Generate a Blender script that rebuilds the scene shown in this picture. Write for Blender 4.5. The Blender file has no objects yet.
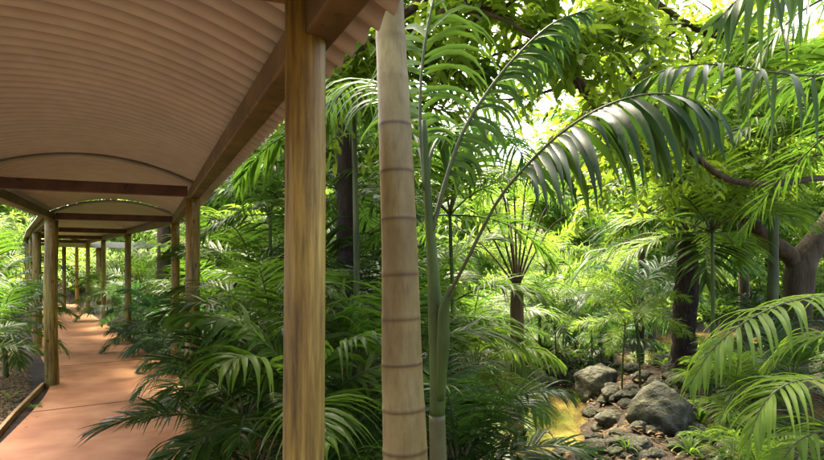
import bpy, math, random
import numpy as np
from mathutils import Vector, noise

R = math.radians
rng = np.random.default_rng(7)
random.seed(7)
scene = bpy.context.scene
col = scene.collection
F = 578.0          # focal length in pixels of the 824 px wide photograph
EYE = 2.1
HOR = 260.0

def W(px, py, d):
    """world point at depth d on the ray of pixel (px, py)"""
    return Vector(((px - 412) / F * d, d, EYE + (HOR - py) / F * d))

# ------------------------------------------------------------------ tagging
def tag(o, label=None, cat=None, group=None, kind=None):
    if label: o['label'] = label
    if cat: o['category'] = cat
    if group: o['group'] = group
    if kind: o['kind'] = kind
    return o

def empty(name, loc, rz=0, label=None, cat=None, group=None):
    o = bpy.data.objects.new(name, None)
    o.empty_display_size = 0.2
    o.location = loc; o.rotation_euler = (0, 0, rz)
    col.objects.link(o)
    return tag(o, label, cat, group)

def link(name, me, parent=None):
    o = bpy.data.objects.new(name, me)
    col.objects.link(o)
    if parent is not None: o.parent = parent
    return o

# ------------------------------------------------------------------ mesh accumulation
class MB:
    def __init__(s):
        s.v = []; s.f = []; s.t = []; s.m = []; s.n = 0
    def add(s, v, f, tint=0.5, mat=0):
        v = np.asarray(v, float).reshape(-1, 3); f = np.asarray(f, int).reshape(-1, 4)
        s.v.append(v); s.f.append(f + s.n); s.n += len(v)
        t = np.empty(len(v)); t[:] = tint
        s.t.append(t); s.m.append(np.full(len(f), mat, int))
    def mesh(s, name, mats, smooth=True):
        v = np.concatenate(s.v); f = np.concatenate(s.f); t = np.concatenate(s.t); m = np.concatenate(s.m)
        me = bpy.data.meshes.new(name)
        me.vertices.add(len(v)); me.vertices.foreach_set('co', v.astype(np.float32).ravel())
        me.loops.add(len(f) * 4); me.loops.foreach_set('vertex_index', f.astype(np.int32).ravel())
        me.polygons.add(len(f)); me.polygons.foreach_set('loop_start', np.arange(0, len(f) * 4, 4, dtype=np.int32))
        me.polygons.foreach_set('material_index', m.astype(np.int32))
        for x in mats: me.materials.append(x)
        me.update(calc_edges=True)
        me.polygons.foreach_set('use_smooth', np.full(len(f), smooth))
        a = me.attributes.new('tint', 'FLOAT', 'POINT'); a.data.foreach_set('value', t.astype(np.float32))
        return me

def nrm(a): return a / (np.linalg.norm(a, axis=-1, keepdims=True) + 1e-9)

def tube(mb, pts, rad, sides=8, tint=0.5, mat=0, cap=True, jitter=0.0):
    pts = np.asarray([tuple(p) for p in pts], float); n = len(pts)
    rad = np.broadcast_to(np.asarray(rad, float), (n,))
    tan = np.gradient(pts, axis=0); tan = nrm(tan)
    ref = np.array([0, 0, 1.]) if abs(tan[0, 2]) < .9 else np.array([1., 0, 0])
    a = np.linspace(0, 2 * np.pi, sides, endpoint=False)
    V = []; u = ref
    for i in range(n):
        u = u - tan[i] * np.dot(u, tan[i]); u = u / (np.linalg.norm(u) + 1e-9)
        w = np.cross(tan[i], u)
        rr = rad[i] * (1 + (rng.uniform(-jitter, jitter, sides) if jitter else 0))
        V.append(pts[i] + (np.cos(a)[:, None] * u + np.sin(a)[:, None] * w) * np.broadcast_to(rr, (sides,))[:, None])
    V = np.concatenate(V); Fc = []
    for i in range(n - 1):
        for k in range(sides):
            k2 = (k + 1) % sides
            Fc.append((i * sides + k, i * sides + k2, (i + 1) * sides + k2, (i + 1) * sides + k))
    if cap and sides % 2 == 0:
        for base in (0, (n - 1) * sides):
            for k in range(sides // 2 - 1):
                q = (base + k, base + k + 1, base + sides - 2 - k, base + sides - 1 - k)
                Fc.append(q if base else q[::-1])
    mb.add(V, Fc, tint, mat)

def box(mb, c, size, ax=(1, 0, 0), up=(0, 0, 1), tint=.5, mat=0):
    c = np.array(tuple(c), float); ax = nrm(np.array(tuple(ax), float)); up = np.array(tuple(up), float)
    up = nrm(up - ax * np.dot(up, ax)); sd = np.cross(up, ax)
    V = []
    for z in (-1, 1):
        for x, y in ((-1, -1), (1, -1), (1, 1), (-1, 1)):
            V.append(c + ax * x * size[0] / 2 + sd * y * size[1] / 2 + up * z * size[2] / 2)
    mb.add(V, [(3, 2, 1, 0), (4, 5, 6, 7), (0, 1, 5, 4), (1, 2, 6, 5), (2, 3, 7, 6), (3, 0, 4, 7)], tint, mat)

def spline(pts, n):
    """Catmull-Rom through the points"""
    P = [np.array(tuple(p), float) for p in pts]
    P = [2 * P[0] - P[1]] + P + [2 * P[-1] - P[-2]]
    out = []; segs = len(P) - 3
    for j in range(n):
        u = j / (n - 1) * segs; i = min(int(u), segs - 1); t = u - i
        a, b, c, d = P[i:i + 4]
        out.append(.5 * ((2 * b) + (-a + c) * t + (2 * a - 5 * b + 4 * c - d) * t * t + (-a + 3 * b - 3 * c + d) * t ** 3))
    return np.array(out)

def strips(mb, P0, D, T, L, Wd, grav, nseg, prof, fold=0.0, tint=None, mat=0, twist=None):
    """many leaf blades at once: start points P0, directions D, width axis hints T"""
    M = len(P0); L = np.broadcast_to(L, (M,))[:, None]; Wd = np.broadcast_to(Wd, (M,))[:, None]
    grav = np.broadcast_to(grav, (M,))[:, None]
    P = P0.copy(); d = nrm(D); rings = []; k = 3 if fold else 2
    for i in range(nseg + 1):
        wv = nrm(T - d * np.sum(T * d, 1, keepdims=True))
        n = np.cross(d, wv); n = n * np.where(n[:, 2:3] < 0, -1, 1)
        w = Wd * prof(i / nseg) * .5
        if fold: rings.append(np.stack([P - wv * w, P - n * w * fold, P + wv * w], 1))
        else: rings.append(np.stack([P - wv * w, P + wv * w], 1))
        if i < nseg:
            d = nrm(d + np.array([0, 0, -1.]) * grav * ((i + .6) / nseg) * 2 / nseg)
            P = P + d * L / nseg
    V = np.stack(rings, 1)                       # M, nseg+1, k, 3
    idx = np.arange(M * (nseg + 1) * k).reshape(M, nseg + 1, k)
    Fs = [np.stack([idx[:, :-1, j], idx[:, :-1, j + 1], idx[:, 1:, j + 1], idx[:, 1:, j]], -1).reshape(-1, 4) for j in range(k - 1)]
    t = rng.uniform(0, 1, M) if tint is None else np.broadcast_to(tint, (M,))
    mb.add(V.reshape(-1, 3), np.concatenate(Fs), np.repeat(t, (nseg + 1) * k), mat)

blade = lambda t: max(.04, min(1, .35 + 3.2 * t) * (1 - t ** 2.2))
oval = lambda t: max(.05, math.sin(math.pi * min(.98, t * .93 + .04)) ** .8)

# ------------------------------------------------------------------ materials
def newmat(name):
    m = bpy.data.materials.new(name); m.use_nodes = True
    nt = m.node_tree; nt.nodes.clear()
    out = nt.nodes.new('ShaderNodeOutputMaterial')
    return m, nt, nt.nodes, nt.links, out

def noise_node(nt, scale, detail=4, rough=.6, vec=None, mapping=None, coord='Object'):
    N, K = nt.nodes, nt.links
    tc = N.new('ShaderNodeTexCoord'); mp = N.new('ShaderNodeMapping')
    K.new(tc.outputs[coord], mp.inputs[0])
    if mapping: mp.inputs['Scale'].default_value = mapping
    n = N.new('ShaderNodeTexNoise'); n.inputs['Scale'].default_value = scale
    n.inputs['Detail'].default_value = detail; n.inputs['Roughness'].default_value = rough
    K.new(mp.outputs[0], n.inputs['Vector'])
    return n

def ramp(nt, src, stops):
    r = nt.nodes.new('ShaderNodeValToRGB'); e = r.color_ramp.elements
    while len(e) > 1: e.remove(e[-1])
    e[0].position = stops[0][0]; e[0].color = (*stops[0][1], 1)
    for p, c in stops[1:]:
        x = e.new(p); x.color = (*c, 1)
    nt.links.new(src, r.inputs[0]); return r

def mixc(nt, fac, a, b, mode='MIX'):
    m = nt.nodes.new('ShaderNodeMix'); m.data_type = 'RGBA'; m.blend_type = mode
    for s, v in ((m.inputs[0], fac), (m.inputs[6], a), (m.inputs[7], b)):
        if hasattr(v, 'is_linked') or hasattr(v, 'links'): nt.links.new(v, s)
        elif isinstance(v, tuple): s.default_value = (*v, 1) if len(v) == 3 else v
        else: s.default_value = v
    return m.outputs[2]

def leafmat(name, dark, light, trans, tfac=.4, rough=.42, spec=.2):
    m, nt, N, K, out = newmat(name)
    at = N.new('ShaderNodeAttribute'); at.attribute_name = 'tint'
    oi = N.new('ShaderNodeObjectInfo')
    ad = N.new('ShaderNodeMath'); ad.operation = 'MULTIPLY_ADD'
    K.new(oi.outputs['Random'], ad.inputs[0]); ad.inputs[1].default_value = .45
    ml = N.new('ShaderNodeMath'); ml.operation = 'MULTIPLY'; K.new(at.outputs['Fac'], ml.inputs[0]); ml.inputs[1].default_value = .6
    K.new(ml.outputs[0], ad.inputs[2])
    brown = (.14, .085, .03)
    cr = ramp(nt, ad.outputs[0], [(0, dark), (.55, tuple((a + b) / 2 for a, b in zip(dark, light))), (.93, light), (1, tuple(.5 * a + .5 * b for a, b in zip(light, brown)))])
    nz = noise_node(nt, 9, 3)
    c = mixc(nt, .35, cr.outputs[0], ramp(nt, nz.outputs[0], [(.3, (.35, .4, .3)), (.7, (1, 1, 1))]).outputs[0], 'MULTIPLY')
    p = N.new('ShaderNodeBsdfPrincipled'); K.new(c, p.inputs['Base Color'])
    rn = ramp(nt, nz.outputs[0], [(.3, (rough - .08,) * 3), (.75, (rough + .17,) * 3)])
    K.new(rn.outputs[0], p.inputs['Roughness'])
    p.inputs['Specular IOR Level'].default_value = spec
    tr = N.new('ShaderNodeBsdfTranslucent')
    tcl = mixc(nt, 1.0, mixc(nt, .5, c, trans), (2.1, 2.1, 2.1), 'MULTIPLY'); K.new(tcl, tr.inputs[0])
    mx = N.new('ShaderNodeMixShader'); mx.inputs[0].default_value = tfac
    K.new(p.outputs[0], mx.inputs[1]); K.new(tr.outputs[0], mx.inputs[2]); K.new(mx.outputs[0], out.inputs[0])
    return m

def woodmat(name, a, b, c, zscale=.12, scale=14, rough=.55, knots=True, coord='Object'):
    m, nt, N, K, out = newmat(name)
    n1 = noise_node(nt, scale, 8, .7, mapping=(1, 1, zscale), coord=coord)
    n2 = noise_node(nt, 1.6, 3, .5, coord=coord)
    c1 = ramp(nt, n1.outputs[0], [(.3, a), (.46, b), (.68, c)]).outputs[0]
    c2 = mixc(nt, .75, c1, ramp(nt, n2.outputs[0], [(.35, (.42, .36, .3)), (.65, (1, 1, 1))]).outputs[0], 'MULTIPLY')
    if knots:
        tc = N.new('ShaderNodeTexCoord'); mp = N.new('ShaderNodeMapping'); mp.inputs['Scale'].default_value = (1, 1, .6)
        K.new(tc.outputs[coord], mp.inputs[0])
        v = N.new('ShaderNodeTexVoronoi'); v.inputs['Scale'].default_value = 6.5; K.new(mp.outputs[0], v.inputs['Vector'])
        kr = ramp(nt, v.outputs['Distance'], [(.05, (.12, .07, .04)), (.11, (.6, .45, .3)), (.15, (1, 1, 1))])
        c2 = mixc(nt, .85, c2, kr.outputs[0], 'MULTIPLY')
    n5 = noise_node(nt, 55 if zscale < 1 else 14, 3, .5, mapping=(1, 1, zscale * .5), coord=coord)
    c2 = mixc(nt, .8, c2, ramp(nt, n5.outputs[0], [(.31, (.12, .09, .06)), (.345, (1, 1, 1))]).outputs[0], 'MULTIPLY')
    p = N.new('ShaderNodeBsdfPrincipled'); K.new(c2, p.inputs['Base Color']); p.inputs['Roughness'].default_value = rough
    bp = N.new('ShaderNodeBump'); bp.inputs['Strength'].default_value = .35; bp.inputs['Distance'].default_value = .01
    K.new(n1.outputs[0], bp.inputs['Height']); K.new(bp.outputs[0], p.inputs['Normal'])
    K.new(p.outputs[0], out.inputs[0]); return m

def noisemat(name, stops, scale=4, detail=6, rough=.8, bump=.5, bdist=.03, second=None, spec=.3, mapping=None, coord='Object', bscale=None):
    m, nt, N, K, out = newmat(name)
    n1 = noise_node(nt, scale, detail, .65, mapping=mapping, coord=coord)
    c = ramp(nt, n1.outputs[0], stops).outputs[0]
    if second:
        n2 = noise_node(nt, second[0], 3, .5, coord=coord)
        c = mixc(nt, second[3] if len(second) > 3 else 1.0, c, ramp(nt, n2.outputs[0], [(.38, second[1]), (.62, second[2])]).outputs[0], 'MULTIPLY')
    p = N.new('ShaderNodeBsdfPrincipled'); K.new(c, p.inputs['Base Color'])
    p.inputs['Roughness'].default_value = rough; p.inputs['Specular IOR Level'].default_value = spec
    if bump:
        nb = noise_node(nt, bscale or scale * 3, 5, .6, mapping=mapping, coord=coord)
        bp = N.new('ShaderNodeBump'); bp.inputs['Strength'].default_value = bump; bp.inputs['Distance'].default_value = bdist
        K.new(nb.outputs[0], bp.inputs['Height']); K.new(bp.outputs[0], p.inputs['Normal'])
    K.new(p.outputs[0], out.inputs[0]); return m

M = {}
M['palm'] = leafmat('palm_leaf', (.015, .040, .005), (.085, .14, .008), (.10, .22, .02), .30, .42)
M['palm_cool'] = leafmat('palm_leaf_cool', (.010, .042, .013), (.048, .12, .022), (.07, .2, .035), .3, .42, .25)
M['palm_light'] = leafmat('palm_leaf_light', (.045, .11, .012), (.155, .235, .024), (.22, .34, .025), .42, .45)  # lighter leaf; sunlit glow and haze of far plants put into its colour
M['palm_dark'] = leafmat('palm_leaf_dark', (.007, .022, .004), (.034, .075, .008), (.06, .13, .015), .25, .3)  # dark green leaf; its colour also stands in for shade on near palms
M['broad'] = leafmat('tree_leaf', (.030, .08, .008), (.115, .175, .015), (.25, .345, .02), .44, .4)
M['broad_far'] = leafmat('far_tree_leaf', (.035, .09, .018), (.135, .215, .04), (.29, .42, .06), .5, .5, .3)  # far leaves lightened, background haze and glow put into the colour
M['stem'] = noisemat('green_stem', [(.3, (.022, .042, .007)), (.6, (.062, .10, .016)), (.8, (.12, .135, .03))], 5, 4, .45, .2, .004, mapping=(1, 1, .3))
M['stem_ringed'] = noisemat('ringed_green_stem', [(.3, (.05, .05, .018)), (.6, (.10, .10, .035)), (.8, (.16, .14, .06))], 6, 5, .5, .3, .005, mapping=(1, 1, .5))
M['rachis'] = noisemat('frond_rib', [(.3, (.035, .035, .010)), (.7, (.085, .10, .025))], 5, 2, .45, 0)
M['dry'] = leafmat('dry_leaf', (.09, .052, .022), (.30, .20, .09), (.3, .2, .08), .2, .7, .2)
M['post'] = woodmat('post_wood', (.03, .017, .004), (.24, .165, .020), (.50, .38, .075), zscale=.06, scale=40)
M['beam'] = woodmat('beam_wood', (.06, .04, .014), (.13, .088, .03), (.20, .145, .05), zscale=1, scale=6, coord='Object')
M['tie'] = woodmat('dark_beam_wood', (.05, .024, .014), (.09, .045, .025), (.14, .075, .04), zscale=1, scale=6)
M['edging'] = woodmat('edging_wood', (.22, .11, .03), (.42, .24, .07), (.52, .33, .12), zscale=1, scale=8)
M['roof'] = noisemat('roof_metal', [(.3, (.39, .41, .355)), (.7, (.49, .515, .45))], .9, 4, .5, 0, second=(7, (.86, .82, .78), (1, 1, 1), .6), spec=.4)
M['far_roof'] = noisemat('far_roof_metal', [(.3, (.36, .32, .24)), (.7, (.46, .42, .33))], 2, 4, .5, 0)
M['path'] = noisemat('terracotta_concrete', [(.3, (.43, .18, .068)), (.5, (.53, .235, .094)), (.75, (.63, .305, .135))], 1.6, 8, .75, .35, .004, second=(.8, (.78, .72, .68), (1, 1, 1), 1), bscale=60)
M['joint'] = noisemat('path_joint', [(.3, (.10, .045, .03)), (.7, (.16, .07, .04))], 9, 4, .9, 0)
M['soil'] = noisemat('soil', [(.25, (.014, .009, .006)), (.5, (.045, .028, .016)), (.62, (.085, .055, .03)), (.78, (.025, .032, .012))], 5, 10, .9, 1, .05, second=(.5, (.5, .5, .45), (1, 1, 1)))
M['rock'] = noisemat('creek_rock', [(.25, (.03, .028, .018)), (.5, (.09, .083, .055)), (.62, (.135, .125, .085)), (.8, (.20, .19, .135))], 2.4, 10, .75, 1, .06, second=(3, (.45, .52, .3), (1, 1, 1)), bscale=5)
M['palm_trunk'] = None
M['bark'] = noisemat('bark', [(.25, (.025, .017, .009)), (.5, (.08, .057, .032)), (.75, (.145, .115, .07))], 5, 8, .9, 1, .04, mapping=(1, 1, .25), second=(1.2, (.5, .55, .35), (1, 1, 1)))
M['green_bark'] = noisemat('green_bark', [(.3, (.03, .04, .015)), (.6, (.09, .11, .035)), (.8, (.15, .15, .07))], 6, 5, .6, .4, .01, mapping=(1, 1, .3))
M['bark_branch'] = noisemat('branch_bark', [(.3, (.03, .018, .01)), (.6, (.085, .055, .03)), (.8, (.14, .10, .06))], 7, 8, .9, .8, .02)
M['bark_dark'] = noisemat('dark_bark', [(.3, (.016, .012, .009)), (.6, (.05, .035, .025)), (.8, (.09, .065, .045))], 9, 8, .95, 1, .05, mapping=(1, 1, .35))
M['bark_red'] = noisemat('brown_bark', [(.3, (.05, .03, .016)), (.6, (.135, .085, .045)), (.8, (.22, .15, .09))], 7, 8, .9, 1, .04, mapping=(1, 1, .2))

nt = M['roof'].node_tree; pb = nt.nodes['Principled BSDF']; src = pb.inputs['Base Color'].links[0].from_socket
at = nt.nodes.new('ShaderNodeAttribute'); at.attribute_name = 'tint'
nt.links.new(mixc(nt, .8, src, ramp(nt, at.outputs['Fac'], [(.25, (1, 1, 1)), (.85, (.5, .43, .36))]).outputs[0], 'MULTIPLY'), pb.inputs['Base Color'])  # corrugation light and shade painted as bands, darker in the upper folds
# pale ringed palm trunk
m, nt, N, K, out = newmat('pale_palm_trunk'); M['palm_trunk'] = m
n1 = noise_node(nt, 7, 8, .62, mapping=(1, 1, .35)); n2 = noise_node(nt, 1.3, 4, .6); n3 = noise_node(nt, 38, 4, .6, mapping=(1, 1, .25)); n4 = noise_node(nt, 11, 5, .7)
c = ramp(nt, n1.outputs[0], [(.25, (.12, .085, .018)), (.5, (.20, .155, .042)), (.75, (.30, .25, .095))]).outputs[0]
c = mixc(nt, .8, c, ramp(nt, n2.outputs[0], [(.36, (.62, .52, .36)), (.62, (1, 1, 1))]).outputs[0], 'MULTIPLY')
c = mixc(nt, .3, c, ramp(nt, n3.outputs[0], [(.38, (.45, .38, .28)), (.5, (1, 1, 1))]).outputs[0], 'MULTIPLY')
c = mixc(nt, .7, c, ramp(nt, n4.outputs[0], [(.66, (1, 1, 1)), (.76, (.3, .3, .2))]).outputs[0], 'MULTIPLY')
at = N.new('ShaderNodeAttribute'); at.attribute_name = 'tint'
c = mixc(nt, .85, c, ramp(nt, at.outputs['Fac'], [(0, (.16, .10, .05)), (.5, (.6, .5, .36)), (1, (1, 1, 1))]).outputs[0], 'MULTIPLY')
p = N.new('ShaderNodeBsdfPrincipled'); K.new(c, p.inputs['Base Color']); p.inputs['Roughness'].default_value = .6
bp = N.new('ShaderNodeBump'); bp.inputs['Strength'].default_value = .4; bp.inputs['Distance'].default_value = .01
K.new(n3.outputs[0], bp.inputs['Height']); K.new(bp.outputs[0], p.inputs['Normal']); K.new(p.outputs[0], out.inputs[0])

# murky creek water
m, nt, N, K, out = newmat('creek_water'); M['water'] = m
n1 = noise_node(nt, 6, 5, .55, mapping=(1, .6, 1)); n2 = noise_node(nt, 2.2, 6, .65, mapping=(1, .45, 1))
c = ramp(nt, n2.outputs[0], [(.36, (.075, .05, .014)), (.5, (.20, .14, .04)), (.64, (.42, .30, .085))]).outputs[0]  # silty gold, with sunlit ripple streaks painted into the base colour
p = N.new('ShaderNodeBsdfPrincipled'); K.new(c, p.inputs['Base Color']); p.inputs['Roughness'].default_value = .05; p.inputs['IOR'].default_value = 1.5; p.inputs['Coat Weight'].default_value = 1; p.inputs['Coat Roughness'].default_value = .03; p.inputs['Coat IOR'].default_value = 1.7
bp = N.new('ShaderNodeBump'); bp.inputs['Strength'].default_value = .8; bp.inputs['Distance'].default_value = .035
K.new(n1.outputs[0], bp.inputs['Height']); K.new(bp.outputs[0], p.inputs['Normal']); K.new(p.outputs[0], out.inputs[0])

# ------------------------------------------------------------------ layout of the walkway
TH = R(24.8)
U1 = np.array([-math.sin(TH), math.cos(TH)]); N1 = np.array([math.cos(TH), math.sin(TH)])
R2 = np.array([-2.35, 6.2]); R3 = np.array([-4.26, 10.4])
WID = 1.98
U2 = nrm(np.array([-3.05, 4.45])); N2 = np.array([U2[1], -U2[0]])
row_r = [R2 - U1 * 4.75, R2, R3, R3 + U2 * 5.3, R3 + U2 * 10.3, R3 + U2 * 15.3, R3 + U2 * 20.3]
row_l = [row_r[0] - N1 * WID, R2 - N1 * WID, R3 - N1 * 1.9] + [p - N2 * 1.95 for p in row_r[3:]]
start_r = row_r[0] - U1 * 3.2; start_l = row_l[0] - U1 * 3.2

def seg_dist(p, a, b):
    ab = b - a; t = np.clip(np.sum((p - a) * ab, -1) / np.dot(ab, ab), 0, 1)
    return np.linalg.norm(p - (a + t[..., None] * ab), axis=-1)

mid = [(a + b) / 2 for a, b in zip([start_r] + row_r, [start_l] + row_l)]
creek = [np.array(p, float) for p in ((-1, 3.2), (1.2, 7.2), (1.95, 9.0), (2.35, 10.9), (4.4, 13.0), (7.4, 15.6), (10.8, 19.0), (16, 21), (32, 24))]
def ground_h(p):
    p = np.asarray(p, float)
    dw = np.min([seg_dist(p, mid[i], mid[i + 1]) for i in range(len(mid) - 1)], 0)
    cw = np.array([-.5, .0, .42, -.2, -.3, 1.3, 2.6, 3.0])
    dc = np.min([seg_dist(p, creek[i], creek[i + 1]) - cw[i] for i in range(len(creek) - 1)], 0)
    bank = np.clip((dc + .3) / 1.9, 0, 1); bank = bank * bank * (3 - 2 * bank)
    h = -.98 + .86 * bank
    flat = np.clip((dw - 1.35) / 1.3, 0, 1); flat = flat * flat * (3 - 2 * flat)
    und = .10 * np.sin(p[..., 0] * 1.3 + 1) * np.cos(p[..., 1] * 1.1) + .05 * np.sin(p[..., 0] * 3.1) * np.sin(p[..., 1] * 2.7 + .5)
    h = (h + und) * flat - .012 * (1 - flat)
    far = np.clip((p[..., 1] - 21) / 30, 0, 1); far2 = np.clip((-p[..., 0] - 14 + (p[..., 1] < 8) * 9) / 30, 0, 1)
    h = h + far ** 1.3 * 5.5 * flat
    return h
def gz(x, y): return float(ground_h(np.array([[x, y]]))[0])

# ground sheet: fine near, coarse to the horizon
def axis(lo, hi, step, far):
    a = list(np.arange(lo, hi + 1e-6, step)); s = step
    x = hi
    while x < far: s *= 1.35; x += s; a.append(x)
    x = lo; s = step
    while x > -far: s *= 1.35; x -= s; a.insert(0, x)
    return np.array(a)
gx = axis(-20, 18, .22, 1500); gy = axis(-3, 34, .22, 1500)
X, Y = np.meshgrid(gx, gy, indexing='ij'); P = np.stack([X, Y], -1)
Z = ground_h(P)
nz = np.array([noise.noise(Vector((a * .9, b * .9, 0))) * .08 + noise.noise(Vector((a * 3, b * 3, 5))) * .035 for a, b in P.reshape(-1, 2)]).reshape(Z.shape)
dwk = np.min([seg_dist(P, mid[i], mid[i + 1]) for i in range(len(mid) - 1)], 0)
Z = Z + nz * np.clip((dwk - 1.3) / .8, 0, 1)
mb = MB(); nx, ny = X.shape; I = np.arange(nx * ny).reshape(nx, ny)
mb.add(np.stack([X, Y, Z], -1), np.stack([I[:-1, :-1], I[1:, :-1], I[1:, 1:], I[:-1, 1:]], -1).reshape(-1, 4))
tag(link('ground', mb.mesh('ground', [M['soil']])), kind='structure')

# water sheet following the creek
mb = MB(); cp = spline([(a[0], a[1], 0) for a in creek], 60)[:, :2]; tn = nrm(np.gradient(cp, axis=0)); sd = np.stack([-tn[:, 1], tn[:, 0]], -1)
wv = np.interp(np.arange(60), [0, 28, 45, 59], [1.6, 1.8, 6.5, 7])[:, None]
V = np.stack([cp - sd * wv, cp + sd * wv], 1); V = np.concatenate([V, np.full((60, 2, 1), -.66)], -1)
I = np.arange(120).reshape(60, 2)
mb.add(V, np.stack([I[:-1, 0], I[:-1, 1], I[1:, 1], I[1:, 0]], -1))
tag(link('water', mb.mesh('water', [M['water']])), kind='structure')

# ------------------------------------------------------------------ path
def ribbon(Lp, Rp, z0, z1, n=140):
    A = spline([(*p, 0) for p in Lp], n)[:, :2]; B = spline([(*p, 0) for p in Rp], n)[:, :2]
    return A, B
Lp = [start_l - U1 * 1] + [row_l[i] for i in range(7)]
Rp = [start_r - U1 * 1] + [row_r[i] for i in range(7)]
Lp = [p - N1 * .02 for p in Lp]; Rp = [p + N1 * .02 for p in Rp]
A, B = ribbon(Lp, Rp, 0, 0)
mb = MB(); K_ = 10; n = len(A)
G = np.stack([A + (B - A) * k / K_ for k in range(K_ + 1)], 1)
V = np.concatenate([G, np.full((n, K_ + 1, 1), .03)], -1)
I = np.arange(n * (K_ + 1)).reshape(n, K_ + 1)
mb.add(V, np.stack([I[:-1, :-1], I[:-1, 1:], I[1:, 1:], I[1:, :-1]], -1).reshape(-1, 4))
for S in (A, B):
    V = np.stack([np.concatenate([S, np.full((n, 1), .03)], -1), np.concatenate([S, np.full((n, 1), -.12)], -1)], 1)
    I = np.arange(2 * n).reshape(n, 2); mb.add(V, np.stack([I[:-1, 0], I[:-1, 1], I[1:, 1], I[1:, 0]], -1))
path = tag(link('path', mb.mesh('path', [M['path']])), kind='structure')
mb = MB()
for s, k in ((5.6, .0), (9.4, .0), (13.2, 0)):
    c = N1 * -.53 + U1 * s
    box(mb, (c[0], c[1], .0335), (WID - .04, .016, .003), ax=(*(N1 * 1 + U1 * .12), 0))
link('expansion_joint', mb.mesh('expansion_joint', [M['joint']]), path)

def edging(label, pts, off, hgt=.11):
    t = empty('timber_edging', (pts[0][0], pts[0][1], 0), 0, label, 'edging')
    for a, b in zip(pts[:-1], pts[1:]):
        d = b - a; L = np.linalg.norm(d); c = (a + b) / 2 - np.array(pts[0])
        q = MB(); box(q, (c[0], c[1], .02), (L - .006, .045, hgt), ax=(*d, 0))
        link('board', q.mesh('edging_board', [M['edging']], False), t)
    q = MB()
    for a in pts[1:-1]:
        q2 = MB(); c = a - np.array(pts[0]) - N1 * .045; box(q2, (c[0], c[1], .02), (.035, .035, .13), ax=(*U1, 0))
        link('peg', q2.mesh('edging_peg', [M['edging']], False), t)
eo = -.075
edging('narrow timber board edging between the mulch bed and the left side of the path',
       [row_l[1] - U1 * 1.6 + N1 * eo, row_l[1] + U1 * .6 + N1 * eo, row_l[1] + U1 * 2.6 + N1 * eo, row_l[2] + N1 * eo * 1.6 + U1 * .0], eo)

# ------------------------------------------------------------------ covered walkway
walk = empty('covered_walkway', (row_r[1][0], row_r[1][1], 0), 0,
             'curved timber-post walkway shelter with a low arched corrugated roof over the terracotta path', 'shelter')
o0 = np.array([row_r[1][0], row_r[1][1], 0.])
KL, KT = EYE + .66, EYE + .775      # underside and top of the long beams
def part(name, mb, mats, smooth=False, parent=walk, label=None):
    o = link(name, mb.mesh(name, mats, smooth), parent)
    if label: o['label'] = label
    return o
def post(p, r, top, label=None, wob=.006):
    n = 16; z = np.linspace(-.3, top, n); mb = MB()
    ph = rng.uniform(0, 6, 2)
    pts = np.stack([p[0] - o0[0] + wob * np.sin(z * 1.5 + ph[0]), p[1] - o0[1] + wob * np.cos(z * 1.3 + ph[1]), z], -1)
    pts[-2:, :2] = pts[-3, :2]
    tube(mb, pts, r * (1.05 - .07 * np.linspace(0, 1, n)), 20, jitter=.012)
    o = part('post', mb, [M['post']], True, label=label); return o
def inner(p, nn, d): return p + nn * d
r1 = np.array([-.327, 1.75])
post(r1, .062, EYE + .775, 'thick brown round post standing closest, in front of the roof beam')
post(row_l[0], .07, KL)
post(row_l[1], .07, KL); post(row_r[1], .074, KL)
post(row_r[2], .074, KL); post(row_l[2], .1, KL, 'weathered round post at the corner of the mulch bed', .015)
for i in range(3, 7):
    post(row_r[i], .075, KL); post(row_l[i], .09, KL)
def bar(name, a, b, z0, z1, wd, mat, ext=0.0, shift=0, label=None):
    a = np.array(a); b = np.array(b); d = nrm(b - a); a = a - d * ext; b = b + d * ext
    mb = MB(); c = (a + b) / 2; nseg = 1
    L = np.linalg.norm(b - a)
    q = MB(); box(q, (0, 0, 0), (L, wd, z1 - z0))
    o = part(name, q, [mat], label=label)
    o.location = (c[0] - o0[0], c[1] - o0[1], (z0 + z1) / 2); o.rotation_euler = (0, 0, math.atan2(d[1], d[0]))
    bv = o.modifiers.new('bevel', 'BEVEL'); bv.width = .008; bv.segments = 2
    return o
def beams(row, st):
    pts = [st] + [row[1]] + row[2:]
    bar('beam', st, row[2] - nrm(row[2] - row[1]) * .004, KL, KT, .10, M['beam'])
    for a, b in zip(row[2:-1], row[3:]):
        d = nrm(b - a); bar('beam', a + d * .004, b - d * .004, KL, KT, .10, M['beam'])
beams(row_r, start_r); beams(row_l, start_l)
# cross ties butt against the inner faces of the beams
for i, (a, b) in enumerate(zip(row_l, row_r)):
    d = nrm(b - a)
    if i == 0:
        bar('cross_tie', row_l[0] + d * .055, r1 + d * .05, EYE + .78, EYE + .87, .07, M['beam']); continue
    bar('cross_tie', a + d * .055, b - d * .055, KL + .015, KT + .012, .075, M['tie'])
def bolt(p, nn, z, rr):
    mb = MB(); a = np.array([p[0] - o0[0], p[1] - o0[1], 0.]) + np.array([nn[0], nn[1], 0]) * rr
    tube(mb, [a + [0, 0, z], a + [nn[0] * .004, nn[1] * .004, z]], .02, 12); part('washer', mb, [M['steel']], False)
    mb = MB(); tube(mb, [a + [nn[0] * .0045, nn[1] * .0045, z], a + [nn[0] * .016, nn[1] * .016, z]], .010, 6); part('bolt', mb, [M['steel']], False)
M['steel'] = noisemat('galvanised_steel', [(.3, (.18, .16, .13)), (.7, (.30, .28, .24))], 20, 4, .5, 0)
for p, rr in ((row_r[1], .069), (row_l[2], .094), (row_r[2], .069)):
    for z in (KL - .07, KL - .16): bolt(p, -U1, z, rr)
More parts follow.
